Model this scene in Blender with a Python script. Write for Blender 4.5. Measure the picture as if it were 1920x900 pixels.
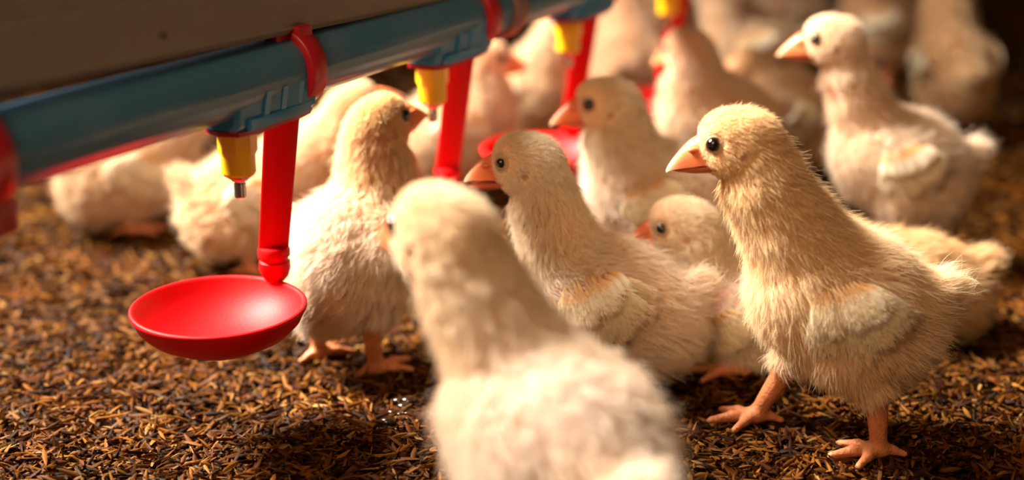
import bpy, bmesh, math, random
import numpy as np
from mathutils import Vector, Matrix, kdtree

for o in list(bpy.data.objects):
    bpy.data.objects.remove(o)
SC = bpy.context.scene
COL = SC.collection
PI = math.pi

# ------------------------------------------------------------------ camera
CAM_H, PITCH, FPX = 0.283, math.radians(18.45), 2667.0
cam_data = bpy.data.cameras.new('camera')
cam_data.sensor_width = 36.0
cam_data.lens = FPX * 36.0 / 1920.0
cam_data.clip_start = 0.01
cam_data.dof.use_dof = True
cam_data.dof.focus_distance = 0.612
cam_data.dof.aperture_fstop = 3.4
cam = bpy.data.objects.new('camera', cam_data)
COL.objects.link(cam)
cam.location = (0, 0, CAM_H)
cam.rotation_euler = (PI / 2 - PITCH, 0, 0)
SC.camera = cam

# ------------------------------------------------------------------ world, lights, exposure
SC.view_settings.view_transform = 'Standard'
SC.view_settings.look = 'None'
SC.view_settings.gamma = 1.0
SC.view_settings.use_curve_mapping = False
SC.view_settings.exposure = 0.0
world = bpy.data.worlds.new('barn_air')
SC.world = world
world.use_nodes = True
world.node_tree.nodes['Background'].inputs[0].default_value = (1.0, 0.62, 0.34, 1)
world.node_tree.nodes['Background'].inputs[1].default_value = 0.085


def area_light(name, loc, target, size, power, color, size_y=None, spread=180):
    l = bpy.data.lights.new(name, 'AREA')
    l.shape = 'RECTANGLE'
    l.size = size
    l.size_y = size_y or size
    l.energy = power
    l.color = color
    l.spread = math.radians(spread)
    o = bpy.data.objects.new(name, l)
    COL.objects.link(o)
    o.location = loc
    o.rotation_euler = (Vector(target) - Vector(loc)).to_track_quat('-Z', 'Y').to_euler()
    return o


# daylight from the barn's open side, behind and to the left; added warm fill light from the front left, standing for no actual lamp
area_light('daylight_opening', (-0.92, 1.02, 1.08), (0.03, 0.69, 0.07), 0.55, 20.0, (1.0, 0.90, 0.76), spread=50)
area_light('warm_fill', (-0.50, -0.40, 0.95), (0.06, 0.66, 0.06), 0.5, 1.3, (1.0, 0.62, 0.32), spread=64)


# ------------------------------------------------------------------ materials
def new_mat(name):
    m = bpy.data.materials.new(name)
    m.use_nodes = True
    return m, m.node_tree, m.node_tree.nodes['Principled BSDF']


def plastic(name, col, rough=0.3, bump=0.0, scale=400.0, sss=0.0, metallic=0.0, spec=0.5, vary=0.0):
    m, nt, b = new_mat(name)
    b.inputs['Base Color'].default_value = (*col, 1)
    b.inputs['Roughness'].default_value = rough
    b.inputs['Metallic'].default_value = metallic
    b.inputs['Specular IOR Level'].default_value = spec
    if sss:
        b.inputs['Subsurface Weight'].default_value = sss
        b.inputs['Subsurface Radius'].default_value = (1.0, 0.35, 0.2)
        b.inputs['Subsurface Scale'].default_value = 0.002
    tc = nt.nodes.new('ShaderNodeTexCoord')
    n = nt.nodes.new('ShaderNodeTexNoise')
    n.inputs['Scale'].default_value = scale
    n.inputs['Detail'].default_value = 4
    nt.links.new(tc.outputs['Object'], n.inputs['Vector'])
    if bump:
        bp = nt.nodes.new('ShaderNodeBump')
        bp.inputs['Strength'].default_value = bump
        bp.inputs['Distance'].default_value = 0.0005
        nt.links.new(n.outputs['Fac'], bp.inputs['Height'])
        nt.links.new(bp.outputs['Normal'], b.inputs['Normal'])
    if vary:
        mx = nt.nodes.new('ShaderNodeMix')
        mx.data_type = 'RGBA'
        mx.inputs[6].default_value = (*col, 1)
        mx.inputs[7].default_value = (*[c * (1 - vary) + vary * 0.35 for c in col], 1)
        n2 = nt.nodes.new('ShaderNodeTexNoise')
        n2.inputs['Scale'].default_value = scale * 0.15
        n2.inputs['Detail'].default_value = 6
        nt.links.new(tc.outputs['Object'], n2.inputs['Vector'])
        rp = nt.nodes.new('ShaderNodeValToRGB')
        rp.color_ramp.elements[0].position = 0.5
        rp.color_ramp.elements[1].position = 0.72
        nt.links.new(n2.outputs['Fac'], rp.inputs['Fac'])
        nt.links.new(rp.outputs['Color'], mx.inputs[0])
        nt.links.new(mx.outputs[2], b.inputs['Base Color'])
    return m


def attr_mat(name, rough=0.6, sss=0.0, spec=0.3, bump=0.0, bscale=900.0, transl=0.0, coat=0.0):
    m, nt, b = new_mat(name)
    a = nt.nodes.new('ShaderNodeAttribute')
    a.attribute_name = 'tint'
    nt.links.new(a.outputs['Color'], b.inputs['Base Color'])
    b.inputs['Roughness'].default_value = rough
    b.inputs['Specular IOR Level'].default_value = spec
    b.inputs['Coat Weight'].default_value = coat
    if sss:
        b.inputs['Subsurface Weight'].default_value = sss
        b.inputs['Subsurface Radius'].default_value = (1.0, 0.4, 0.25)
        b.inputs['Subsurface Scale'].default_value = 0.003
    if bump:
        tc = nt.nodes.new('ShaderNodeTexCoord')
        n = nt.nodes.new('ShaderNodeTexVoronoi')
        n.inputs['Scale'].default_value = bscale
        nt.links.new(tc.outputs['Object'], n.inputs['Vector'])
        bp = nt.nodes.new('ShaderNodeBump')
        bp.inputs['Strength'].default_value = bump
        bp.inputs['Distance'].default_value = 0.0004
        nt.links.new(n.outputs['Distance'], bp.inputs['Height'])
        nt.links.new(bp.outputs['Normal'], b.inputs['Normal'])
    if transl:
        t = nt.nodes.new('ShaderNodeBsdfTranslucent')
        nt.links.new(a.outputs['Color'], t.inputs['Color'])
        mx = nt.nodes.new('ShaderNodeMixShader')
        mx.inputs[0].default_value = transl
        out = nt.nodes['Material Output']
        nt.links.new(b.outputs[0], mx.inputs[1])
        nt.links.new(t.outputs[0], mx.inputs[2])
        nt.links.new(mx.outputs[0], out.inputs['Surface'])
    return m


M_SKIN = attr_mat('chick_skin', rough=0.5, sss=0.15, spec=0.35, bump=0.6, bscale=700)
M_DOWN = attr_mat('chick_down', rough=0.8, spec=0.1, transl=0.30)
M_BEAK = attr_mat('beak_horn', rough=0.36, sss=0.25, spec=0.45)
M_FEATHER = attr_mat('wing_feather', rough=0.6, spec=0.2, transl=0.3)
M_EYE = plastic('dark_eye', (0.004, 0.003, 0.003), rough=0.04, spec=0.8)
M_LID = plastic('eyelid_skin', (0.42, 0.27, 0.16), rough=0.5)
M_RED = plastic('red_plastic', (0.56, 0.0025, 0.005), spec=0.14, rough=0.5, bump=0.15, scale=600, sss=0.05)
M_REDDK = plastic('dark_red_plastic', (0.42, 0.006, 0.016), rough=0.35, bump=0.2, scale=500)
M_BLUE = plastic('blue_pipe_plastic', (0.050, 0.170, 0.300), rough=0.26, bump=0.12, scale=180, vary=0.10)
M_BLUE2 = plastic('blue_saddle_plastic', (0.022, 0.20, 0.44), rough=0.28, bump=0.2, scale=300, vary=0.12)
M_YELLOW = plastic('yellow_plastic', (0.86, 0.50, 0.004), rough=0.32, bump=0.1, scale=500)
M_STEEL = plastic('steel', (0.45, 0.40, 0.37), rough=0.25, metallic=1.0)
M_RAIL = plastic('grey_rail_metal', (0.21, 0.175, 0.15), rough=0.55, bump=0.3, scale=260, vary=0.12)
M_COUP = plastic('grey_coupler', (0.22, 0.12, 0.11), rough=0.45)
M_HUSK = attr_mat('rice_husk', rough=0.55, spec=0.07, transl=0.15)
M_WET = plastic('wet_muck', (0.035, 0.016, 0.008), rough=0.16, spec=0.9, bump=0.5, scale=300)

m, nt, b = new_mat('litter_base')
tc = nt.nodes.new('ShaderNodeTexCoord')
n = nt.nodes.new('ShaderNodeTexNoise')
n.inputs['Scale'].default_value = 220
n.inputs['Detail'].default_value = 8
rp = nt.nodes.new('ShaderNodeValToRGB')
rp.color_ramp.elements[0].color = (0.010, 0.005, 0.002, 1)
rp.color_ramp.elements[1].color = (0.075, 0.034, 0.012, 1)
nt.links.new(tc.outputs['Object'], n.inputs['Vector'])
nt.links.new(n.outputs['Fac'], rp.inputs['Fac'])
nt.links.new(rp.outputs['Color'], b.inputs['Base Color'])
b.inputs['Roughness'].default_value = 0.8
M_GROUND = m


# ------------------------------------------------------------------ object helpers
def tag(o, label=None, cat=None, group=None, kind=None):
    if label: o['label'] = label
    if cat: o['category'] = cat
    if group: o['group'] = group
    if kind: o['kind'] = kind
    return o


def empty(name, loc, rz=0.0, label=None, cat=None, group=None):
    o = bpy.data.objects.new(name, None)
    o.empty_display_size = 0.02
    COL.objects.link(o)
    o.location = loc
    o.rotation_euler = (0, 0, rz)
    return tag(o, label, cat, group)


def link(name, me, mat, parent=None, smooth=True):
    o = bpy.data.objects.new(name, me)
    COL.objects.link(o)
    if mat: me.materials.append(mat)
    if smooth:
        me.polygons.foreach_set('use_smooth', np.ones(len(me.polygons), dtype=bool))
    if parent: o.parent = parent
    return o


def link_bm(name, bm, mat, parent=None, smooth=True, s=0.001, angle=None):
    bmesh.ops.recalc_face_normals(bm, faces=bm.faces)
    bmesh.ops.scale(bm, vec=(s, s, s), verts=bm.verts)
    me = bpy.data.meshes.new(name)
    if smooth and angle is not None:
        for e in bm.edges:
            if len(e.link_faces) == 2 and e.calc_face_angle(0) > math.radians(angle):
                e.smooth = False
    bm.to_mesh(me)
    bm.free()
    return link(name, me, mat, parent, smooth)


def mesh_np(name, V, F):
    """V (n,3), F (m,k) all faces the same size"""
    me = bpy.data.meshes.new(name)
    me.vertices.add(len(V))
    me.vertices.foreach_set('co', np.asarray(V, np.float32).ravel())
    k = F.shape[1]
    me.loops.add(F.size)
    me.loops.foreach_set('vertex_index', F.astype(np.int32).ravel())
    me.polygons.add(len(F))
    me.polygons.foreach_set('loop_start', np.arange(0, F.size, k, dtype=np.int32))
    me.update(calc_edges=True)
    return me


def set_tint(me, cols):
    a = me.attributes.new('tint', 'FLOAT_COLOR', 'POINT')
    c = np.ones((len(cols), 4), np.float32)
    c[:, :3] = cols
    a.data.foreach_set('color', c.ravel())


def lathe(bm, prof, center=(0, 0, 0), seg=48, axis='z', hexa=None):
    """prof list of (r, t) along the axis"""
    rings = []
    for r, t in prof:
        ring = []
        for i in range(seg):
            a = 2 * PI * i / seg
            x, y = r * math.cos(a), r * math.sin(a)
            if axis == 'z': p = (x, y, t)
            else: p = (t, x, y)
            ring.append(bm.verts.new(Vector(p) + Vector(center)))
        rings.append(ring)
    for a, c in zip(rings[:-1], rings[1:]):
        for i in range(seg):
            j = (i + 1) % seg
            bm.faces.new((a[i], a[j], c[j], c[i]))
    return rings


def cap(bm, ring):
    bm.faces.new(ring)


def loft(bm, sections, closed=True, caps=True):
    rings = [[bm.verts.new(p) for p in s] for s in sections]
    n = len(rings[0])
    for a, c in zip(rings[:-1], rings[1:]):
        for i in range(n if closed else n - 1):
            j = (i + 1) % n
            bm.faces.new((a[i], a[j], c[j], c[i]))
    if caps and closed:
        bm.faces.new(rings[0])
        bm.faces.new(rings[-1])
    return rings


def box(bm, lo, hi, bevel=0.0):
    vs = [bm.verts.new((x, y, z)) for x in (lo[0], hi[0]) for y in (lo[1], hi[1]) for z in (lo[2], hi[2])]
    fs = [(0, 1, 3, 2), (4, 6, 7, 5), (0, 4, 5, 1), (2, 3, 7, 6), (0, 2, 6, 4), (1, 5, 7, 3)]
    faces = [bm.faces.new([vs[i] for i in f]) for f in fs]
    if bevel:
        es = list({e for f in faces for e in f.edges})
        bmesh.ops.bevel(bm, geom=es, offset=bevel, segments=2, affect='EDGES', profile=0.6)


# ------------------------------------------------------------------ litter floor
def hfield(x, y):
    h = 0.0016 * np.sin(x * 61 + 1.3 + 2.0 * np.sin(y * 23)) * np.sin(y * 47 + 0.6)
    h += 0.0026 * np.sin(x * 21 + 4.0) * np.cos(y * 17 + x * 9 + 0.7)
    h += 0.0008 * np.sin(x * 140 + y * 90) * np.sin(y * 160 - x * 40)
    h += 0.006 * np.exp(-(((x + 0.055) / 0.085) ** 2 + ((y - 0.565) / 0.035) ** 2))
    h -= 0.003
    return h


nx, ny = 260, 260
gx = np.linspace(-1.0, 1.0, nx) ** 3 * 1.6 + np.linspace(-1, 1, nx) * 0.9
gy = -0.4 + np.linspace(0, 1, ny) ** 1.3 * 5.0
X, Y = np.meshgrid(gx, gy, indexing='ij')
Z = hfield(X, Y) - 0.0015
idx = np.arange(nx * ny).reshape(nx, ny)
F = np.stack([idx[:-1, :-1], idx[1:, :-1], idx[1:, 1:], idx[:-1, 1:]], -1).reshape(-1, 4)
fl = link('floor', mesh_np('floor', np.stack([X, Y, Z], -1).reshape(-1, 3), F), M_GROUND)
tag(fl, 'dark barn floor under the loose rice husk litter', 'floor', kind='structure')

rng = np.random.default_rng(11)


def husk_points():
    pts, size = [], []
    def band(y0, y1, dens, sc, marg):
        n = int((y1 - y0) * (2 * (0.36 * y1 * 1.06 + marg)) * dens * 1e6)
        y = rng.uniform(y0, y1, n)
        x = rng.uniform(-1, 1, n) * (0.36 * y1 * 1.06 + marg)
        k = np.abs(x) < 0.36 * y * 1.06 + marg
        pts.append(np.stack([x[k], y[k]], -1))
        size.append(np.full(k.sum(), sc))
    band(0.42, 0.74, 0.22, 1.0, 0.04)
    band(0.74, 1.05, 0.14, 1.2, 0.04)
    band(1.05, 2.3, 0.022, 2.2, 0.05)
    return np.concatenate(pts), np.concatenate(size)


P2, S = husk_points()
N = len(P2)
L = rng.normal(10.8, 2.0, N).clip(4, 15) * S * 0.001 * 0.5
W = rng.normal(1.02, 0.2, N).clip(0.45, 1.5) * S * 0.001
small = rng.random(N) < 0.18
L[small] *= 0.45
Wf = W
yaw = rng.uniform(0, 2 * PI, N)
tilt = rng.normal(0, 0.26, N) + (rng.random(N) < 0.12) * rng.normal(0, 0.5, N)
roll = rng.normal(0, 0.7, N)
z0 = hfield(P2[:, 0], P2[:, 1]) + rng.uniform(0.0, 0.0046, N)
ts = [-1, -0.6, 0.05, 0.62, 1]
tw = [0, 0.62, 1.0, 0.60, 0]
rowv = []
loc = []
for t, w in zip(ts, tw):
    if w == 0:
        loc.append((t, 0, -0.25, 0))
    else:
        for s_, zz in ((-1, -0.45), (0, 0.25), (1, -0.45)):
            loc.append((t, s_ * w, zz * w, 0))
loc = np.array(loc)[:, :3]
lx = loc[None, :, 0] * L[:, None]
ly = loc[None, :, 1] * Wf[:, None]
lz = loc[None, :, 2] * Wf[:, None] * 1.1 - 0.18 * L[:, None] * loc[None, :, 0] ** 2 * rng.uniform(-0.3, 1, N)[:, None]
cr, sr = np.cos(roll)[:, None], np.sin(roll)[:, None]
ly, lz = ly * cr - lz * sr, ly * sr + lz * cr
ct, st = np.cos(tilt)[:, None], np.sin(tilt)[:, None]
lx, lz = lx * ct - lz * st, lx * st + lz * ct
cy_, sy_ = np.cos(yaw)[:, None], np.sin(yaw)[:, None]
wx = lx * cy_ - ly * sy_ + P2[:, :1]
wy = lx * sy_ + ly * cy_ + P2[:, 1:2]
wz = lz + z0[:, None]
V = np.stack([wx, wy, wz], -1).reshape(-1, 3)
tri = [(0, 2, 1), (0, 3, 2), (10, 7, 8), (10, 8, 9)]
quads = [(1, 2, 5, 4), (2, 3, 6, 5), (4, 5, 8, 7), (5, 6, 9, 8)]
allt = list(tri)
for q in quads:
    allt += [(q[0], q[1], q[2]), (q[0], q[2], q[3])]
F = (np.array(allt)[None] + (np.arange(N) * 11)[:, None, None]).reshape(-1, 3)
me = mesh_np('rice_husk_litter', V, F)
pal = np.array([(0.30, 0.115, 0.016), (0.19, 0.062, 0.008), (0.10, 0.030, 0.005), (0.040, 0.013, 0.003),
                (0.44, 0.20, 0.035), (0.46, 0.28, 0.09), (0.028, 0.011, 0.003)])
pk = rng.choice(7, N, p=[0.22, 0.22, 0.20, 0.15, 0.09, 0.03, 0.09])
cols = pal[pk] * rng.uniform(0.7, 1.25, N)[:, None]
patch = 0.78 + 0.3 * np.sin(P2[:, 0] * 55 + 2 * np.sin(P2[:, 1] * 31)) * np.sin(P2[:, 1] * 43 + 1)
cols = cols * np.array([0.62, 0.56, 0.48]) * patch.clip(0.4, 1.1)[:, None]
set_tint(me, np.repeat(cols, 11, axis=0))
husk = link('rice_husk_litter', me, M_HUSK, smooth=False)
tag(husk, 'loose golden brown rice husks covering the whole barn floor', 'litter', kind='stuff')

# wet patch with small glossy blobs
wet = empty('wet_dropping', (-0.050, 0.586, 0.004), 0.0, 'dark wet glossy dropping on the husks beside the blurred near chick', 'dropping')
bm = bmesh.new()
rr = random.Random(5)
for i in range(15):
    a, r = rr.uniform(0, 2 * PI), rr.uniform(0, 1) ** 0.6
    c = Vector((math.cos(a) * r * 9, math.sin(a) * r * 15, rr.uniform(-0.5, 1.8)))
    bmesh.ops.create_icosphere(bm, subdivisions=2, radius=rr.uniform(1.2, 3.4),
                               matrix=Matrix.Translation(c) @ Matrix.Diagonal((1.2, 1.0, 0.55, 1)))
link_bm('blob', bm, M_WET, wet)

# ------------------------------------------------------------------ drinker line
UA = math.atan2(0.877, 0.480)
N0 = Vector((-0.1128, 0.5666, 0.1612))
U = Vector((math.cos(UA), math.sin(UA), 0))
STEP = 0.152


def line_pt(t):
    return N0 + U * t


# support rail
rail = empty('support_rail', line_pt(0), UA, 'grey metal rail running diagonally above the blue pipe', 'rail')
def rail_section(x):
    zb = (0.1795 - 0.0308 * (x / 1000 + 0.127)) * 1000 - 159.6
    pts = [(-5, 0.0), (-7.5, 2.6), (-7.0, 3.4), (-7.0, 21.0), (-5.6, 23.0), (-5.6, 42), (6, 42), (10, 23), (10, 2)]
    return [(x, y, zb + z) for y, z in pts]
bm = bmesh.new()
loft(bm, [rail_section(x) for x in np.linspace(-420, 1500, 25)])
link_bm('rail_beam', bm, M_RAIL, rail, angle=20)
M_RIVET = plastic('rivet_dark', (0.05, 0.04, 0.035), rough=0.5)
for x, z in ((-47, 10), (140, 12), (330, 12)):
    bm = bmesh.new()
    zb = (0.1795 - 0.0308 * (x / 1000 + 0.127)) * 1000 - 159.6
    lathe(bm, [(0.1, -8.6), (1.0, -8.4), (1.2, -7.0)], seg=12, axis='x')
    for v in bm.verts:
        v.co = Vector((x + v.co.y, v.co.x, zb + z + v.co.z))
    link_bm('rivet', bm, M_RIVET, rail)

# water pipe
pipe = empty('water_pipe', line_pt(0), UA, 'long blue plastic water pipe under the grey rail', 'pipe')
bm = bmesh.new()
NR = 14.0
rings = []
for x in (-420, 1500):
    ring = []
    for i in range(96):
        a = 2 * PI * i / 96
        r = NR + 0.22 * max(0, math.cos(a * 12)) ** 6
        ring.append(bm.verts.new((x, r * math.cos(a), r * math.sin(a))))
    rings.append(ring)
for i in range(96):
    j = (i + 1) % 96
    bm.faces.new((rings[0][i], rings[0][j], rings[1][j], rings[1][i]))
bm.faces.new(rings[0]); bm.faces.new(rings[1])
link_bm('pipe_tube', bm, M_BLUE, pipe, angle=60)
bm = bmesh.new()
rg = lathe(bm, [(14.1, 212), (16.3, 212.5), (17.0, 214), (17.0, 223), (16.3, 225), (14.1, 225.5)], axis='x', seg=64)
link_bm('coupler_ring', bm, M_COUP, pipe, angle=50)


def make_clip(parent):
    """red ring clamp around the pipe with a block up to the rail"""
    bm = bmesh.new()
    w = 5.2
    lathe(bm, [(14.1, -w), (17.0, -w), (17.7, -w + 0.7), (17.7, w - 0.7), (17.0, w), (14.1, w), (14.1, -w)],
          center=(36, 0, 0), axis='x', seg=72)
    link_bm('clamp_ring', bm, M_REDDK, parent, angle=50)
    bm = bmesh.new()
    box(bm, (31.5, -10.5, 9), (40.5, 10.5, 18.5), 0.8)
    box(bm, (23, -5, 12.2), (32, 5, 15.2), 0.5)
    link_bm('clamp_block', bm, M_REDDK, parent, angle=40)


def make_nipple(t, label, n):
    e = empty('nipple_drinker', line_pt(t), UA, label, 'drinker', 'nipple drinkers along the blue pipe')
    # saddle hugging the underside of the pipe
    bm = bmesh.new()
    secs = []
    for x, w, zt, zb in ((-13, 9.5, -9, -17.0), (-11, 11.5, -6, -17.6), (8, 12.5, -2, -18.0), (30, 13.6, 0, -18.0), (36, 13.6, 0.5, -17.4), (37.5, 12.5, -1, -16)):
        secs.append([(x, -w, zb + 3), (x, -w - 0.6, zt), (x, -w + 1.2, zt + 2), (x, w - 1.2, zt + 2), (x, w + 0.6, zt),
                     (x, w, zb + 3), (x, w - 3, zb), (x, -w + 3, zb)])
    loft(bm, secs)
    for k in range(3):      # slanting ribs
        loft(bm, [[(2 + 11 * k, -13.2, -14), (4.5 + 11 * k, -13.6, -14), (6.5 + 11 * k, -14.4, -3), (4 + 11 * k, -14.0, -3)],
                  [(2 + 11 * k, -11.2, -14), (4.5 + 11 * k, -11.6, -14), (6.5 + 11 * k, -11.4, -3), (4 + 11 * k, -11.0, -3)]])
    box(bm, (-7, -13.9, -17.2), (33, -11, -12.5), 0.5)
    lathe(bm, [(0.1, -18), (8.4, -18), (8.4, -20.6), (0.1, -20.6)], seg=40)
    link_bm('saddle', bm, M_BLUE2, e, angle=30)
    # yellow valve body: octagonal upper half, round lower half
    bm = bmesh.new()
    secs = []
    for r, z, sq in ((7.2, -20.4, 1), (7.7, -21.0, 1), (7.7, -28.0, 1), (7.2, -29.6, 0.4), (7.0, -30.4, 0), (7.0, -37.4, 0), (6.4, -38.6, 0), (2.0, -38.8, 0)):
        s = []
        for i in range(48):
            a = 2 * PI * i / 48
            fa = (a + PI / 8) % (PI / 4) - PI / 8
            rr_ = r * (sq * math.cos(PI / 8) / math.cos(fa) * 1.06 + (1 - sq))
            s.append((rr_ * math.cos(a + 0.2), rr_ * math.sin(a + 0.2), z))
        secs.append(s)
    loft(bm, secs)
    y = link_bm('valve_body', bm, M_YELLOW, e, angle=25)
    y['label'] = 'yellow valve body'
    bm = bmesh.new()
    lathe(bm, [(0.1, -38.4), (5.4, -38.4), (5.4, -39.3), (3.6, -40.6), (3.2, -41.2), (2.1, -41.6), (2.1, -42.2), (2.5, -42.4), (2.5, -48.0), (2.0, -48.6), (0.1, -48.6)], seg=32)
    link_bm('metal_pin', bm, M_STEEL, e, angle=35)
    return e


def make_cup(t, label):
    e = empty('drip_cup', line_pt(t), UA, label, 'drip cup', 'red drip cups under the nipples')
    make_clip(e)
    # flange running under the saddle
    bm = bmesh.new()
    outline = [(-12, 0), (-9, -8.5), (0, -11), (28, -10), (40, -8), (45, -3), (45, 6), (40, 10), (28, 10), (0, 11), (-9, 8.5)]
    loft(bm, [[(x, y, -18.1 - 0.0 * x) for x, y in outline], [(x, y, -20.0) for x, y in outline]])
    box(bm, (33.5, -6, -20), (44.5, 10, -12.5), 0.8)
    link_bm('flange', bm, M_REDDK, e, angle=35)
    # drop arm: flat rounded tube with a raised middle rib
    bm = bmesh.new()
    secs = []
    for k, s in enumerate(np.linspace(0, 1, 9)):
        c = Vector((38.0, 5.0, -15)).lerp(Vector((39.5, 16.5, -90)), s)
        w = 5.7 - 0.9 * s
        d = 5.0 - 0.6 * s
        ring = []
        for i in range(40):
            a = 2 * PI * i / 40
            r = (abs(math.cos(a)) ** 3.2 + abs(math.sin(a)) ** 3.2) ** (-1 / 3.2)
            px, py = r * math.cos(a) * w, r * math.sin(a) * d
            if abs(px) < 1.8 and py < 0: py -= 0.9
            ring.append((c.x + px * 0.88 + py * -0.30, c.y + py * 0.9 + px * -0.45, c.z))
        secs.append(ring)
    loft(bm, secs)
    link_bm('drop_arm', bm, M_RED, e, angle=30)
    # collar
    bm = bmesh.new()
    rg = lathe(bm, [(4.5, -83.0), (6.6, -83.4), (7.3, -84.6), (7.2, -87.4), (6.3, -88.2), (6.2, -89.4), (7.0, -90.2), (7.1, -93.5), (6.0, -97.0), (4.0, -99.5)],
               center=(39.8, 16.0, -1.2), seg=36)
    cap(bm, rg[-1]); cap(bm, rg[0])
    link_bm('collar', bm, M_RED, e, angle=35)
    # bowl
    bm = bmesh.new()
    prof = [(0.05, -115.2), (11, -115.0), (20, -112.4), (28, -108.0), (33.6, -102.6), (35.4, -99.2), (36.0, -98.2), (37.0, -97.8), (37.9, -98.4),
            (37.9, -99.6), (36.9, -101.4), (35.0, -105.4), (30.0, -110.6), (21, -115.4), (12, -117.6), (11.4, -118.6), (0.05, -118.8)]
    lathe(bm, prof, center=(0, 16, -1.2), seg=96)
    bmesh.ops.remove_doubles(bm, verts=bm.verts, dist=0.12)
    link_bm('bowl', bm, M_RED, e, angle=60)
    return e


nip_labels = ['yellow-bodied nipple drinker above the empty red bowl, nearest of four',
              'yellow-bodied nipple drinker that a drinking chick is touching with its beak',
              'yellow-bodied nipple drinker third along the pipe, above the white-headed chick',
              'small blurred yellow nipple drinker farthest along the pipe']
cup_labels = ['red drip cup whose whole shallow bowl is in view on its red arm',
              'red drip cup arm behind the nipple the chick is drinking from, bowl hidden',
              'red drip cup behind the two white-headed chicks, its bowl rim blurred',
              'blurred red drip cup farthest along the blue pipe']
for k in range(4):
    make_nipple(STEP * k, nip_labels[k], k)
    make_cup(STEP * k, cup_labels[k])
cl = empty('pipe_clamp', line_pt(-STEP * 0.84 - 0.043), UA, 'dark red ring clamp around the pipe at the left edge', 'clamp')
make_clip(cl)
bm = bmesh.new()
box(bm, (38, -7, -27), (48, 7, -15), 1.2)
link_bm('lug', bm, M_REDDK, cl, angle=35)


# ------------------------------------------------------------------ chicks
def rotm(yaw=0.0, pitch=0.0, roll=0.0):
    """columns: forward, left, up. yaw about z, pitch>0 lifts the front"""
    return np.array(Matrix.Rotation(yaw, 3, 'Z') @ Matrix.Rotation(-pitch, 3, 'Y') @ Matrix.Rotation(roll, 3, 'X'))


class Body:
    def __init__(self):
        self.pr = []

    def ell(self, c, r, k, grp, R=None):
        self.pr.append(('e', np.array(c, float), np.array(r, float), k, grp, np.eye(3) if R is None else R))

    def cone(self, a, b, ra, rb, k, grp):
        self.pr.append(('c', np.array(a, float), np.array(b, float), k, grp, (ra, rb)))

    def prim_d(self, pr, P):
        if pr[0] == 'e':
            q = (P - pr[1]) @ pr[5]
            k0 = np.linalg.norm(q / pr[2], axis=1)
            k1 = np.linalg.norm(q / pr[2] ** 2, axis=1) + 1e-9
            return k0 * (k0 - 1) / k1
        a, b_, (ra, rb) = pr[1], pr[2], pr[5]
        ba = b_ - a
        t = ((P - a) @ ba / (ba @ ba)).clip(0, 1)
        return np.linalg.norm(P - a - t[:, None] * ba, axis=1) - (ra + (rb - ra) * t)

    def sdf(self, P, grps=None):
        d = None
        for pr in self.pr:
            if grps and pr[4] not in grps: continue
            di = self.prim_d(pr, P)
            if d is None: d = di
            else:
                k = pr[3]
                h = np.maximum(k - np.abs(d - di), 0) / k
                d = np.minimum(d, di) - h * h * k * 0.25
        return d

    def grad(self, P, grps=None, e=0.25):
        g = np.zeros_like(P)
        for i in range(3):
            D = np.zeros(3); D[i] = e
            g[:, i] = (self.sdf(P + D, grps) - self.sdf(P - D, grps)) / (2 * e)
        return g

    def mesh(self, voxel):
        bm = bmesh.new()
        for pr in self.pr:
            if pr[0] == 'e':
                M4 = Matrix.Translation(pr[1]) @ Matrix(pr[5].tolist()).to_4x4() @ Matrix.Diagonal((*pr[2], 1))
                bmesh.ops.create_icosphere(bm, subdivisions=3, radius=1.0, matrix=M4)
            else:
                a, b_, (ra, rb) = Vector(pr[1]), Vector(pr[2]), pr[5]
                n = max(2, int((b_ - a).length / (0.5 * min(ra, rb))) + 1)
                for i in range(n + 1):
                    t = i / n
                    bmesh.ops.create_icosphere(bm, subdivisions=2, radius=ra + (rb - ra) * t, matrix=Matrix.Translation(a.lerp(b_, t)))
        tm = bpy.data.meshes.new('tmp')
        bm.to_mesh(tm); bm.free()
        to = bpy.data.objects.new('tmp', tm)
        COL.objects.link(to)
        md = to.modifiers.new('r', 'REMESH')
        md.mode = 'VOXEL'
        md.voxel_size = voxel
        dg = bpy.context.evaluated_depsgraph_get()
        dg.update()
        ev = to.evaluated_get(dg)
        me = bpy.data.meshes.new_from_object(ev)
        bpy.data.objects.remove(to)
        bpy.data.meshes.remove(tm)
        P = np.empty(len(me.vertices) * 3, np.float32)
        me.vertices.foreach_get('co', P)
        P = P.reshape(-1, 3).astype(float)
        for _ in range(4):
            d = self.sdf(P)
            g = self.grad(P)
            g2 = (g * g).sum(1)[:, None] + 1e-6
            P -= (d[:, None] * g / g2).clip(-2, 2) * 0.8
        me.vertices.foreach_set('co', (P * 1.0).astype(np.float32).ravel())
        me.update()
        return me, P


def tri_arrays(me):
    me.calc_loop_triangles()
    T = np.empty(len(me.loop_triangles) * 3, np.int32)
    me.loop_triangles.foreach_get('vertices', T)
    return T.reshape(-1, 3)


def norm(v):
    return v / (np.linalg.norm(v, axis=-1, keepdims=True) + 1e-9)


def hash_noise(P, f, seed):
    """cheap smooth vector noise"""
    r = np.random.default_rng(seed)
    out = np.zeros_like(P)
    for _ in range(5):
        k = r.normal(0, f, (3, 3))
        ph = r.uniform(0, 2 * PI, 3)
        out += np.sin(P @ k + ph)
    return out / 2.2


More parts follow.
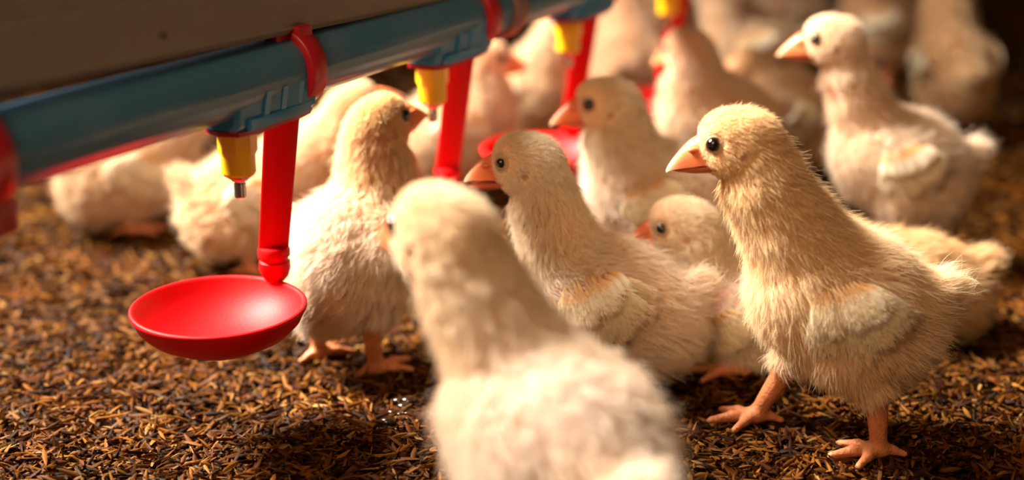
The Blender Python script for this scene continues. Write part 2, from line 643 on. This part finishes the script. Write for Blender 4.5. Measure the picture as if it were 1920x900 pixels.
def make_chick(label, pos, yaw, scale=1.0, bc=(-8, 0, 66), bpitch=20, head=(40, 0, 131), hyaw=0, hpitch=-4, hroll=0,
               legs=None, nhair=60000, voxel=1.2, tint=(0.86, 0.70, 0.46), htint=None, seed=1, neckr=(20, 11.8),
               neckbow=4, wing_drop=0, hair_r=0.085, wing_feathers=11, wing_tint=(0.90, 0.80, 0.63), name='chick', flen=1.0,
               fat=1.0, beak_open=0.0, wing_sides=(1, -1), tail=True, eyes=(1, -1), group='broiler chicks on the litter', z=0.0,
               wing_len=1.0, wing_out=0.0, clump=1.0, quill=0.35, bare=(), eye_r=3.1):
    rs = np.random.default_rng(seed)
    B = Body()
    R = rotm(0, math.radians(bpitch))
    bc = np.array(bc, float)
    bf = lambda x, y, z_: bc + R @ np.array([x, y, z_], float)
    f = fat
    B.ell(bf(0, 0, 0), (34, 24.5 * f, 26), 10, 'body', R)
    B.ell(bf(18, 0, -2), (20, 20.5 * f, 22), 12, 'body', R)
    B.ell(bf(-23, 0, -8), (19, 20 * f, 20), 12, 'body', R)
    B.ell(bf(-4, 0, -11), (27, 22 * f, 20), 12, 'body', R)
    if tail:
        B.cone(bf(-31, 0, 2), bf(-39, 0, 12), 12, 6, 8, 'tail')
    B.ell(bf(-24, 0, -15), (17, 18.5 * f, 16), 12, 'body', R)
    for s in (1, -1):
        B.ell(bf(3, s * 20 * f, 3), (23, 7.5, 14), 5, 'body', rotm(math.radians(-s * 6), math.radians(bpitch)))
    # neck
    HR = rotm(math.radians(hyaw), math.radians(hpitch), math.radians(hroll))
    hc = np.array(head, float)
    hf = lambda x, y, z_: hc + HR @ np.array([x, y, z_], float)
    n0 = bf(19, 0, 9)
    n2 = hf(-6, 0, -7)
    mid = (n0 + n2) / 2 + R @ np.array([neckbow, 0, 0])
    pts = [(1 - t) ** 2 * n0 + 2 * t * (1 - t) * mid + t * t * n2 for t in np.linspace(0, 1, 6)]
    rad = np.linspace(neckr[0], neckr[1], 6)
    for i in range(5):
        B.cone(pts[i], pts[i + 1], rad[i], rad[i + 1], 9 if i == 0 else 4, 'neck')
    B.ell(hf(-0.5, 0, 0.5), (16, 12.3, 13.2), 6, 'head', HR)
    B.ell(hf(2, 0, -4.5), (12.5, 11.4, 8.5), 4, 'head', HR)
    B.ell(hf(5.5, 0, 4.0), (10, 9.5, 9.2), 4, 'head', HR)
    B.cone(hf(8, 0, -3.0), hf(16.5, 0, -4.2), 8.0, 4.6, 3, 'head')
    # legs: (side, hip, hock, foot, foot yaw) in chick space
    if legs is None:
        legs = [(1, None, (-16, 16, 30), (-12, 17, 3.2), 0), (-1, None, (-16, -16, 30), (-12, -17, 3.2), 0)]
    for s, knee, hock, foot, fy in legs:
        hip = bf(-6, s * 13, -16)
        hock, foot = np.array(hock, float), np.array(foot, float)
        kn = np.array(knee, float) if knee is not None else (hip * 0.6 + hock * 0.4) + np.array([7, s * 2.0, 2])
        B.ell((hip + kn) / 2, (14, 10.5, 15), 9, 'thigh')
        B.cone(kn, hock + (kn - hock) * 0.25, 9.5, 6.6, 6, 'thigh')
        B.cone(hock + (kn - hock) * 0.25, hock, 6.0, 5.8, 3, 'leg')
        B.cone(hock, foot + np.array([0, 0, 1.0]), 5.1, 3.5, 2.5, 'leg')
        B.ell(foot + np.array([0, 0, 0.4]), (5.2, 4.6, 3.4), 3, 'leg', rotm(math.radians(fy)))
        for ang, ln, r0 in ((0, 21, 2.9), (40, 17, 2.5), (-40, 17, 2.5), (165, 11, 2.2)):
            a = math.radians(fy + ang)
            d = np.array([math.cos(a), math.sin(a), 0])
            p0 = foot + d * 2
            p1 = foot + d * ln * 0.55 + np.array([0, 0, 0.2])
            p2 = foot + d * ln + np.array([0, 0, -1.4])
            B.cone(p0, p1, r0, r0 * 0.86, 2, 'leg')
            B.cone(p1, p2, r0 * 0.86, r0 * 0.62, 1.5, 'leg')
            B.cone(p2, p2 + d * 3.4 + np.array([0, 0, -0.6]), 0.8, 0.5, 1.0, 'claw')
    me, P = B.mesh(voxel)

    # region masks
    def regions(P):
        db = B.sdf(P, ('body', 'neck', 'head', 'thigh', 'tail'))
        dl = B.sdf(P, ('leg', 'claw'))
        leg = (dl < db - 0.4)
        return leg, db

    leg, db = regions(P)
    dclaw = B.sdf(P, ('claw',))
    dlg = B.sdf(P, ('leg',))
    ql = (P - hc) @ HR
    base = np.array([0.78, 0.58, 0.40])
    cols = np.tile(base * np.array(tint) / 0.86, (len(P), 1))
    legc = np.array([0.56, 0.205, 0.085])
    cols[leg] = legc * (1 + 0.12 * hash_noise(P[leg], 0.5, 3)[:, :1])
    cols[(dclaw < 0.3) & leg & (dlg > 0.2)] = (0.22, 0.12, 0.07)
    face = (ql[:, 0] > 12) & (np.abs(ql[:, 2] + 3) < 9)
    cols[face] = (0.66, 0.36, 0.22)
    # eye sockets
    root = empty(name, (pos[0], pos[1], z), math.radians(yaw), label, 'chick', group)
    S_ = scale * 0.001
    eye_loc = []
    for s in (1, -1):
        lo, hi = 2.0, 18.0
        for _ in range(30):
            m_ = (lo + hi) / 2
            if B.sdf(hf(9.8, s * m_, 2.4)[None])[0] < 0: lo = m_
            else: hi = m_
        eye_loc.append((s, hf(9.8, s * (lo - 1.1), 2.4)))
    ear_loc = [(s, hf(-1.0, s * 11.6, -2.0)) for s in (1, -1)]
    for s, e_ in eye_loc:
        de = np.linalg.norm(P - e_, axis=1)
        cols[de < 4.9] = (0.50, 0.33, 0.20)
    for s, e_ in ear_loc:
        q = (P - e_) @ HR
        de = np.sqrt((q[:, 0]) ** 2 + (q[:, 2]) ** 2)
        k = (de < 3.2) & (q[:, 1] * s > -4) & (np.abs(q[:, 1]) < 6)
        cols[k] = (0.50, 0.27, 0.18)
    for bp_, br_, bcol in bare:
        db_ = np.linalg.norm(P - np.array(bp_, float), axis=1) + 1.2 * hash_noise(P, 0.35, 5)[:, 0]
        cols[db_ < br_] = bcol
    set_tint(me, cols)
    P_m = P * S_
    me.vertices.foreach_set('co', P_m.astype(np.float32).ravel())
    me.update()
    body = link('body', me, M_SKIN, root)

    # ---- down
    if nhair:
        T = tri_arrays(me)
        A, Bv, Cv = P[T[:, 0]], P[T[:, 1]], P[T[:, 2]]
        area = np.linalg.norm(np.cross(Bv - A, Cv - A), axis=1) * 0.5
        legf = leg[T].any(1)
        area = np.where(legf, 0, area)
        cen = (A + Bv + Cv) / 3
        qf = (cen - hc) @ HR
        headz = (np.linalg.norm(qf, axis=1) < 24)
        area = area * np.where(headz, 1.9, 1.0)
        area[(qf[:, 0] > 15.5) & (np.abs(qf[:, 1]) < 9) & headz] = 0
        area = area * np.where(cen[:, 2] < 6, 0.5, 1)
        pr = area / area.sum()
        ti = rs.choice(len(T), nhair, p=pr)
        u, v = rs.random(nhair), rs.random(nhair)
        fl_ = u + v > 1
        u[fl_], v[fl_] = 1 - u[fl_], 1 - v[fl_]
        Q = A[ti] + u[:, None] * (Bv - A)[ti] + v[:, None] * (Cv - A)[ti]
        keep = np.ones(nhair, bool)
        q = (Q - hc) @ HR
        for s, e_ in eye_loc:
            keep &= np.linalg.norm(Q - e_, axis=1) > 4.5
        for s, e_ in ear_loc:
            qq = (Q - e_) @ HR
            de = np.sqrt(qq[:, 0] ** 2 + qq[:, 2] ** 2)
            keep &= ~((de < 1.9) & (np.abs(qq[:, 1]) < 6))
        for bp_, br_, bcol in bare:
            dd_ = np.linalg.norm(Q - np.array(bp_, float), axis=1)
            keep &= (dd_ + rs.normal(0, 0.12, nhair) * br_ > br_ * 0.95)
        # bare gape below the eye
        keep &= ~((q[:, 0] > 9) & (np.abs(q[:, 2] + 8.2) < 1.3) & (q[:, 0] < 20))
        Q, q = Q[keep], q[keep]
        n_ = len(Q)
        Nn = norm(B.grad(Q))
        wh = np.exp(-np.maximum(B.sdf(Q, ('head',)), 0) / 4)
        wn = np.exp(-np.maximum(B.sdf(Q, ('neck',)), 0) / 4)
        wb = np.exp(-np.maximum(B.sdf(Q, ('body',)), 0) / 4) * 1.2
        wt = np.exp(-np.maximum(B.sdf(Q, ('thigh',)), 0) / 3) * 0.9
        wl = np.exp(-np.maximum(B.sdf(Q, ('tail',)), 0) / 3) * (1.5 if tail else 0.0) if tail else np.zeros(n_)
        dh = HR @ np.array([-1, 0, -0.35])
        dn = norm((pts[0] - pts[-1])[None])[0]
        dbd = R @ np.array([-1, 0, -0.45])
        dtl = R @ np.array([-1, 0, 0.7])
        Fv = wh[:, None] * dh + wn[:, None] * dn + wb[:, None] * dbd + wt[:, None] * np.array([-0.25, 0, -1.0]) + wl[:, None] * dtl * 1.5
        Fv = norm(Fv)
        Tg = norm(Fv - (Fv * Nn).sum(1)[:, None] * Nn)
        sw = wh + wn + wb + wt + wl
        ln = (wh * 3.8 + wn * 7.0 + wb * 7.2 + wt * 6.8 + wl * 10.0) / sw
        ln = np.where((wh > 0.8), 1.1 + 2.9 * ((14 - q[:, 0]) / 26).clip(0.0, 1.0), ln)
        ln = ln * rs.uniform(0.65, 1.25, n_) * flen
        # clumps
        nc = max(50, n_ // 22)
        ci = rs.choice(n_, nc, replace=False)
        kd = kdtree.KDTree(nc)
        for i, c in enumerate(Q[ci]): kd.insert(c, i)
        kd.balance()
        near = np.array([kd.find(p)[1] for p in Q])
        cn = rs.normal(0, 1, (nc, 3)) * clump
        lift = 0.50 + 0.22 * rs.normal(0, 1, n_)
        stray = rs.random(n_) < 0.08
        lift = lift + stray * 0.6
        ln = ln * np.where(stray, 1.35, 1.0)
        big = hash_noise(Q, 0.11, seed + 7)
        cnn = cn[near] * (1 - 0.75 * (wh > 0.75))[:, None]
        D0 = norm(Tg * 0.85 + Nn * lift[:, None] + 0.16 * rs.normal(0, 1, (n_, 3)) + 0.13 * cnn + 0.16 * big)
        D1 = norm(Tg * 1.0 + Nn * (lift[:, None] * 0.35) + 0.22 * rs.normal(0, 1, (n_, 3)) + 0.16 * cnn + 0.20 * big)
        cl_off = (Q[ci][near] - Q) * clump * (1 - 0.7 * (wh > 0.75))[:, None]
        Lh = ln[:, None]
        p0 = Q - Nn * 0.4
        p1 = Q + D0 * Lh * 0.36 + cl_off * 0.04
        p2 = p1 + (D0 * 0.5 + D1 * 0.5) * Lh * 0.34 + cl_off * 0.10
        p3 = p2 + D1 * Lh * 0.34 + cl_off * 0.12
        pts4 = np.stack([p0, p1, p2, p3], 1)
        pts4[..., 2] = np.maximum(pts4[..., 2], 0.5)
        cu = bpy.data.hair_curves.new('down')
        cu.add_curves([4] * n_)
        cu.attributes['position'].data.foreach_set('vector', (pts4 * S_).astype(np.float32).ravel())
        ra = cu.attributes.get('radius') or cu.attributes.new('radius', 'FLOAT', 'POINT')
        rr4 = np.tile(np.array([1.0, 0.95, 0.7, 0.15]), n_) * hair_r * S_
        ra.data.foreach_set('value', rr4.astype(np.float32))
        tc_ = cu.attributes.new('tint', 'FLOAT_COLOR', 'CURVE')
        c = np.ones((n_, 4), np.float32)
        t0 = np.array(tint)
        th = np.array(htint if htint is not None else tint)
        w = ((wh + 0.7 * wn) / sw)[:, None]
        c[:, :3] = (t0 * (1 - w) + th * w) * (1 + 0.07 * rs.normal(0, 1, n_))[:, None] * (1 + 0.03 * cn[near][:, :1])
        yl = (big[:, :1]).clip(-1, 1) * 0.5 + 0.5       # faint yellow patches in the white down
        c[:, :3] *= (1 - yl * np.array([0.0, 0.05, 0.13]))
        c[:, :3] = c[:, :3].clip(0, 0.95)
        tc_.data.foreach_set('color', c.ravel())
        cu.materials.append(M_DOWN)
        ho = bpy.data.objects.new('down', cu)
        COL.objects.link(ho)
        ho.parent = root

    # ---- beak
    bm = bmesh.new()
    def arc(x, top, bot, w, n=12):
        s = []
        for i in range(n + 1):
            a = PI * i / n
            s.append(Vector(hf(x, w * math.cos(a), bot + (top - bot) * math.sin(a) ** 0.8)))
        return s
    secs = [(11.0, 5.0, -6.6, 7.6), (14.5, 4.9, -6.9, 7.0), (17.2, 4.0, -7.3, 6.1), (19.6, 2.5, -7.8, 5.2), (22.2, 0.2, -8.2, 4.3),
            (24.8, -2.6, -8.6, 3.4), (27.0, -5.2, -9.1, 2.5), (28.8, -7.6, -9.8, 1.5), (29.8, -9.6, -10.6, 0.5)]
    rings = loft(bm, [arc(*s) for s in secs])
    # nostril dimple ring: a raised lip either side
    for s in (1, -1):
        bmesh.ops.create_icosphere(bm, subdivisions=2, radius=1.0, matrix=Matrix.Translation(hf(18.0, s * 4.9, -0.6)) @ Matrix(HR.tolist()).to_4x4() @ Matrix.Diagonal((2.6, 1.2, 1.3, 1)))
    lw = [(6.0, -8.4, -10.2, 6.2), (12, -7.9 , -11.6, 6.3), (18, -7.9, -11.8, 4.8), (22, -8.2, -11.2, 3.2), (25.6, -8.6, -10.6, 1.9), (27.4, -8.9, -9.8, 0.6)]
    def arc2(x, top, bot, w, n=12):
        dz = -beak_open * max(0, (x - 8)) / 20
        s = []
        for i in range(n + 1):
            a = PI * i / n
            s.append(Vector(hf(x, w * math.cos(a), top + dz + (bot - top) * math.sin(a) ** 0.8)))
        return s
    loft(bm, [arc2(*s) for s in lw])
    V_ = np.array([v.co for v in bm.verts])
    qb = (V_ - hc) @ HR
    t = ((qb[:, 0] - 24) / 6).clip(0, 1)[:, None]
    c1, c2 = np.array([0.74, 0.19, 0.07]), np.array([0.82, 0.48, 0.30])
    cb = c1 * (1 - t) + c2 * t
    lowm = (qb[:, 2] < -8) & (qb[:, 0] < 20)
    cb[lowm] = (0.55, 0.15, 0.08)
    bo = link_bm('beak', bm, M_BEAK, root, s=S_, angle=50)
    set_tint(bo.data, cb)
    # ---- eyes
    for s, e_ in eye_loc:
        if s not in eyes: continue
        bm = bmesh.new()
        bmesh.ops.create_uvsphere(bm, u_segments=24, v_segments=16, radius=eye_r, matrix=Matrix.Translation(e_))
        eo = link_bm('eye', bm, M_EYE, root, s=S_)
        bm = bmesh.new()
        ax = norm(HR @ np.array([0.12, s, 0.10]))
        q_ = Vector(ax).to_track_quat('Z', 'Y').to_matrix().to_4x4()
        c0 = Vector(e_ + ax * 1.1)
        secs = []
        for i in range(33):
            a = 2 * PI * i / 32
            cdir = Vector((math.cos(a), math.sin(a), 0))
            cc = cdir * (eye_r + 0.1)
            secs.append([c0 + q_ @ (cc + cdir * 0.55 * math.cos(b_) + Vector((0, 0, 0.6 * math.sin(b_)))) for b_ in np.linspace(0, 2 * PI, 9)[:-1]])
        loft(bm, secs, caps=False)
        eye_lid = link_bm('eyelid', bm, M_LID, eo, s=S_)
    # ---- wings: fan of small feathers laid over the flank
    for s in wing_sides:
        bm = bmesh.new()
        ct, fz = [], []
        def flank(xb, zb):
            lo, hi = 0.0, 60.0
            for _ in range(22):
                m_ = (lo + hi) / 2
                if B.sdf(bf(xb, s * m_, zb)[None], ('body',))[0] < 0: lo = m_
                else: hi = m_
            return lo
        rows = [(wing_feathers, 26 * wing_len, 5.0, 2.0, 5.4, 0), (max(3, wing_feathers - 1), 15 * wing_len, 4.2, 2.6, 7.0, 1)]
        for nf, fl0, fw, off0, off1, row in rows:
            for i in range(nf):
                t = i / max(1, nf - 1)
                # roots run from wrist (front, low) to elbow (rear, high)
                rx = 20 - 15 * t + (1 if row else 0)
                rz = 5 + 9 * t + (1 if row else 0) - wing_drop
                an = math.radians(-66 + 44 * t + rs.normal(0, 4))
                L_ = fl0 * (0.8 + 0.35 * math.sin(PI * (0.25 + 0.6 * t))) * rs.uniform(0.92, 1.08)
                dx, dz = -math.cos(an), math.sin(an)
                secs = []
                for u_ in np.linspace(0, 1, 7):
                    cx, cz = rx + dx * L_ * u_, rz + dz * L_ * u_
                    wv = fw * (0.16 + (0.84 if u_ >= quill * 0.7 else 0.25) * math.sin(min(1, u_ * 1.15 + 0.02) * PI * 0.62) ** 1.4) * (1 if u_ < 0.95 else 0.5) * (0.35 if u_ < 0.1 else 1)
                    yy = flank(cx.clip(-34, 34) if hasattr(cx, 'clip') else cx, cz) + off0 + (off1 - off0) * u_ + 0.16 * i + wing_out * u_
                    px, pz = -dz, dx
                    ring = []
                    for j in (-1, -0.5, 0, 0.5, 1):
                        yo = yy - 0.5 * j * j * (wv / 4) + (0.2 if j == 0 else 0) - 0.25 * (j + 1)
                        ring.append(Vector(bf(cx + px * wv * j, s * yo, cz + pz * wv * j)))
                        cc = np.array(wing_tint) * (0.88 if j == 0 else 1.0)
                        if u_ < quill: cc = cc * np.array([0.92, 0.64, 0.36])
                        ct.append(cc)
                    secs.append(ring)
                fz.append((np.array(secs), norm(R @ np.array([dx, 0, dz]))))
                top = [bm.verts.new(p) for ring in secs for p in ring]
                for a in range(6):
                    for j in range(4):
                        bm.faces.new((top[a * 5 + j], top[a * 5 + j + 1], top[(a + 1) * 5 + j + 1], top[(a + 1) * 5 + j]))
        wo = link_bm('wing', bm, M_FEATHER, root, s=S_)
        set_tint(wo.data, np.array(ct))
        if nhair >= 40000:
            pp, dd = [], []
            for G, d_ in fz:
                m_ = 230
                a = rs.uniform(quill * 4.5, 6, m_); b_ = rs.uniform(0, 4, m_)
                ia, ib = np.minimum(a.astype(int), 5), np.minimum(b_.astype(int), 3)
                fa, fb = (a - ia)[:, None], (b_ - ib)[:, None]
                pp.append((G[ia, ib] * (1 - fa) + G[ia + 1, ib] * fa) * (1 - fb) + (G[ia, ib + 1] * (1 - fa) + G[ia + 1, ib + 1] * fa) * fb)
                side = (R @ np.array([-d_[2], 0, d_[0]]))
                dd.append(d_ + (b_[:, None] - 2) * 0.16 * side)
            pp, dd = np.concatenate(pp), np.concatenate(dd)
            n_ = len(pp)
            out = R @ np.array([0, s, 0.0])
            dd = norm(dd + 0.14 * rs.normal(0, 1, (n_, 3)) + out * rs.uniform(0.0, 0.22, n_)[:, None])
            L3 = rs.uniform(2.0, 4.2, n_)[:, None]
            q3 = np.stack([pp + out * 0.1, pp + dd * L3 * 0.5 + out * 0.5, pp + dd * L3 + out * 0.35], 1)
            cu = bpy.data.hair_curves.new('feather_barbs')
            cu.add_curves([3] * n_)
            cu.attributes['position'].data.foreach_set('vector', (q3 * S_).astype(np.float32).ravel())
            ra = cu.attributes.get('radius') or cu.attributes.new('radius', 'FLOAT', 'POINT')
            ra.data.foreach_set('value', (np.tile(np.array([1.0, 0.9, 0.2]), n_) * hair_r * 1.1 * S_).astype(np.float32))
            c = np.ones((n_, 4), np.float32)
            c[:, :3] = np.array(wing_tint) * (1 + 0.06 * rs.normal(0, 1, n_))[:, None]
            cu.attributes.new('tint', 'FLOAT_COLOR', 'CURVE').data.foreach_set('color', c.clip(0, 0.95).ravel())
            cu.materials.append(M_DOWN)
            fo = bpy.data.objects.new('feather_barbs', cu)
            COL.objects.link(fo)
            fo.parent = wo
        md = wo.modifiers.new('thick', 'SOLIDIFY')
        md.thickness = 0.0003
    return root


WHITE = (0.92, 0.82, 0.68)
YELLOW = (0.91, 0.69, 0.40)

# B: the sharp chick striding to the left
make_chick('sharp cream chick standing tall in profile at the right, mid-stride', (0.133, 0.570), 180, bc=(-9, 0, 69), bpitch=15, head=(40, 0, 135), hyaw=-5, hpitch=-5, tint=(0.91, 0.73, 0.52), htint=(0.91, 0.68, 0.41),
           bare=[((31, 15, 106), 2.8, (0.62, 0.25, 0.16))],
           legs=[(1, None, (-22, 17, 30), (-25, 17, 3.2), 8), (-1, None, (10, -17, 27), (22, -17, 3.2), 6)],
           nhair=130000, hair_r=0.065, clump=1.0, voxel=1.1, seed=3, wing_feathers=12, wing_len=1.05)
# C: crouching chick in the middle
make_chick('white-headed chick resting in the middle with quilled wing feathers', (0.040, 0.635), 172, bc=(-6, 0, 43), bpitch=8, neckr=(17.5, 11.5), clump=0.8, quill=0.6, wing_drop=-7, eye_r=2.55, head=(33, 4, 108), hyaw=-4, hpitch=0,
           legs=[(1, (8, 16, 20), (-16, 18, 9), (6, 20, 3), 0), (-1, (8, -16, 20), (-16, -18, 9), (6, -20, 3), 0)],
           nhair=80000, voxel=1.2, seed=4, tint=(0.90, 0.77, 0.65), htint=WHITE, wing_len=1.1, beak_open=3)
# D: small chick behind C
make_chick('small chick with its chin on the back of the resting white-headed chick', (0.105, 0.668), 168, bc=(-8, 0, 26), bpitch=6, head=(21, 4, 67), hyaw=8, hpitch=-4, eye_r=2.8, bare=[((4, 24, 40), 8, (0.66, 0.36, 0.28))],
           legs=[(1, (2, 18, 16), (-26, 21, 8), (-6, 28, 3), 10), (-1, (6, -16, 16), (-14, -18, 8), (10, -20, 3), 0)],
           nhair=60000, voxel=1.3, seed=5, tint=(0.89, 0.76, 0.65), htint=WHITE, wing_drop=6, wing_len=1.2)
# G: chick seen from behind drinking at the second nipple
make_chick('fluffy chick seen from behind stretching up to drink from a nipple', (-0.075, 0.660), 57, bc=(-2, 0, 62), bpitch=14, head=(17, -1, 117), hyaw=-14, hpitch=18, tail=False,
           legs=[(1, None, (-14, 17, 28), (-12, 18, 3.2), 0), (-1, None, (-14, -17, 28), (-12, -18, 3.2), -10)],
           nhair=70000, voxel=1.2, seed=6, wing_out=7, wing_tint=(0.93, 0.85, 0.74), tint=(0.90, 0.77, 0.64), htint=YELLOW, wing_len=0.9)
# E
make_chick('white-topped chick with closed pink beak behind the two resting chicks', (0.074, 0.740), 176, bc=(-7, 0, 64), bpitch=8, head=(24, 2, 112), hyaw=6, hpitch=-1, neckr=(19, 13),
           nhair=40000, voxel=1.6, seed=7, tint=(0.89, 0.77, 0.66), htint=WHITE, hair_r=0.12)
# F
make_chick('chick standing at the upper right with pink bare throat, facing left', (0.212, 0.800), 182, bc=(-14, 0, 67), bpitch=14, head=(31, 0, 135), hyaw=-10, hpitch=2,
           bare=[((36, 5, 106), 10, (0.78, 0.36, 0.28)), ((34, 9, 92), 7, (0.62, 0.28, 0.2))],
           nhair=36000, voxel=1.6, seed=8, tint=(0.88, 0.75, 0.62), htint=(0.88, 0.71, 0.55), hair_r=0.13, neckr=(15, 10))
# A: near chick, out of focus, back to the camera
make_chick('large blurred white chick nearest the camera with its back turned', (0.0125, 0.412), 119, scale=1.13, bc=(-3, 0, 68), bpitch=13, fat=0.93, wing_sides=(), neckr=(14.5, 11.5), neckbow=1, clump=0.35, head=(40, 14, 121), hyaw=15, hpitch=2,
           nhair=50000, voxel=1.5, seed=9, tint=(0.86, 0.74, 0.64), htint=(0.85, 0.68, 0.48), hair_r=0.14)
# H
make_chick('blurred tan chick behind the first red arm with its neck stretched right', (-0.143, 0.800), 8, bc=(-6, 0, 46), bpitch=6, head=(52, 0, 95), hyaw=10, hpitch=24,
           nhair=26000, voxel=1.8, seed=10, tint=(0.82, 0.65, 0.47), htint=(0.84, 0.69, 0.48), hair_r=0.16, neckr=(18, 12))
# I
make_chick('blurred chick at the far left under the pipe, white rump showing', (-0.238, 0.88), 25, bc=(-6, 0, 42), bpitch=4, head=(44, 0, 84), hyaw=0, hpitch=-10,
           nhair=22000, voxel=1.8, seed=11, tint=(0.81, 0.65, 0.48), hair_r=0.17)
# J
make_chick('blurred pale chick facing right, beside the second red arm', (-0.032, 0.935), 8, bc=(-6, 0, 54), bpitch=18, head=(14, 0, 96), hyaw=2, hpitch=6,
           nhair=24000, voxel=1.8, seed=12, tint=(0.83, 0.67, 0.49), hair_r=0.17)
# K
make_chick('blurred white chick behind the third nipple, body toward the camera', (0.022, 1.04), -60, bc=(-8, 0, 56), bpitch=22, head=(30, 0, 112), hyaw=-20, hpitch=0,
           nhair=20000, voxel=2.0, seed=13, tint=(0.84, 0.69, 0.51), hair_r=0.2)
# R
make_chick('blurred beige chick seen from behind, between the two farthest red arms', (0.090, 1.14), 80, bc=(-8, 0, 58), bpitch=16, head=(30, 6, 112), hyaw=10, hpitch=0,
           nhair=18000, voxel=2.0, seed=14, tint=(0.81, 0.63, 0.47), hair_r=0.2)
# M1
make_chick('blurred chick just right of the farthest nipple, its head turned away', (0.128, 0.905), 195, bc=(-8, 0, 66), bpitch=14, head=(16, 0, 110), hyaw=-60, hpitch=-6,
           nhair=24000, voxel=1.8, seed=15, tint=(0.79, 0.62, 0.46), hair_r=0.18)
# M3
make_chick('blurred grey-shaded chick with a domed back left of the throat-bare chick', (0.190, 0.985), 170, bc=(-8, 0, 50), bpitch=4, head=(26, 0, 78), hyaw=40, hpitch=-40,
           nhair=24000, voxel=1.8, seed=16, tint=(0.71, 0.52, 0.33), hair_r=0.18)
# N
make_chick('blurred chick at the top edge with long pale neck and white back', (0.190, 1.16), 185, bc=(-8, 0, 66), bpitch=16, head=(36, 0, 138), hyaw=0, hpitch=0,
           nhair=20000, voxel=2.0, seed=17, tint=(0.84, 0.69, 0.53), hair_r=0.2)
# extra row along the top
make_chick('blurred orange-tan chick at the top edge right of the farthest nipple', (0.150, 1.33), 250, bc=(-8, 0, 64), head=(36, 0, 126),
           nhair=14000, voxel=2.2, seed=18, tint=(0.79, 0.60, 0.43), hair_r=0.24)
ch = make_chick('blurred white chick with a red mark at the top edge above the domed back', (0.262, 1.36), 205, bc=(-8, 0, 60), head=(30, 0, 112), bare=[((22, 20, 60), 9, (0.62, 0.04, 0.03))],
           nhair=14000, voxel=2.2, seed=19, tint=(0.84, 0.69, 0.56), hair_r=0.24)
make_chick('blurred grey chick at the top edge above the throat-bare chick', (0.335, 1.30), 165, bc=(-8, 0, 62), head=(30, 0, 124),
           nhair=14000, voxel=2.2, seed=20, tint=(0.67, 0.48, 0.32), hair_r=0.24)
# O
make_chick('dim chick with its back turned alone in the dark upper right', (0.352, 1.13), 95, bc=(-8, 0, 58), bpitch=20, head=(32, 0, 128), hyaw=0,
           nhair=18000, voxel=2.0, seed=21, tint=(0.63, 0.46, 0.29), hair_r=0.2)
# T
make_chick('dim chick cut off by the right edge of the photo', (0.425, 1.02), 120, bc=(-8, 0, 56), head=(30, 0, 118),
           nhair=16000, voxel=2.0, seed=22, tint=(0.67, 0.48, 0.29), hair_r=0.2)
# P
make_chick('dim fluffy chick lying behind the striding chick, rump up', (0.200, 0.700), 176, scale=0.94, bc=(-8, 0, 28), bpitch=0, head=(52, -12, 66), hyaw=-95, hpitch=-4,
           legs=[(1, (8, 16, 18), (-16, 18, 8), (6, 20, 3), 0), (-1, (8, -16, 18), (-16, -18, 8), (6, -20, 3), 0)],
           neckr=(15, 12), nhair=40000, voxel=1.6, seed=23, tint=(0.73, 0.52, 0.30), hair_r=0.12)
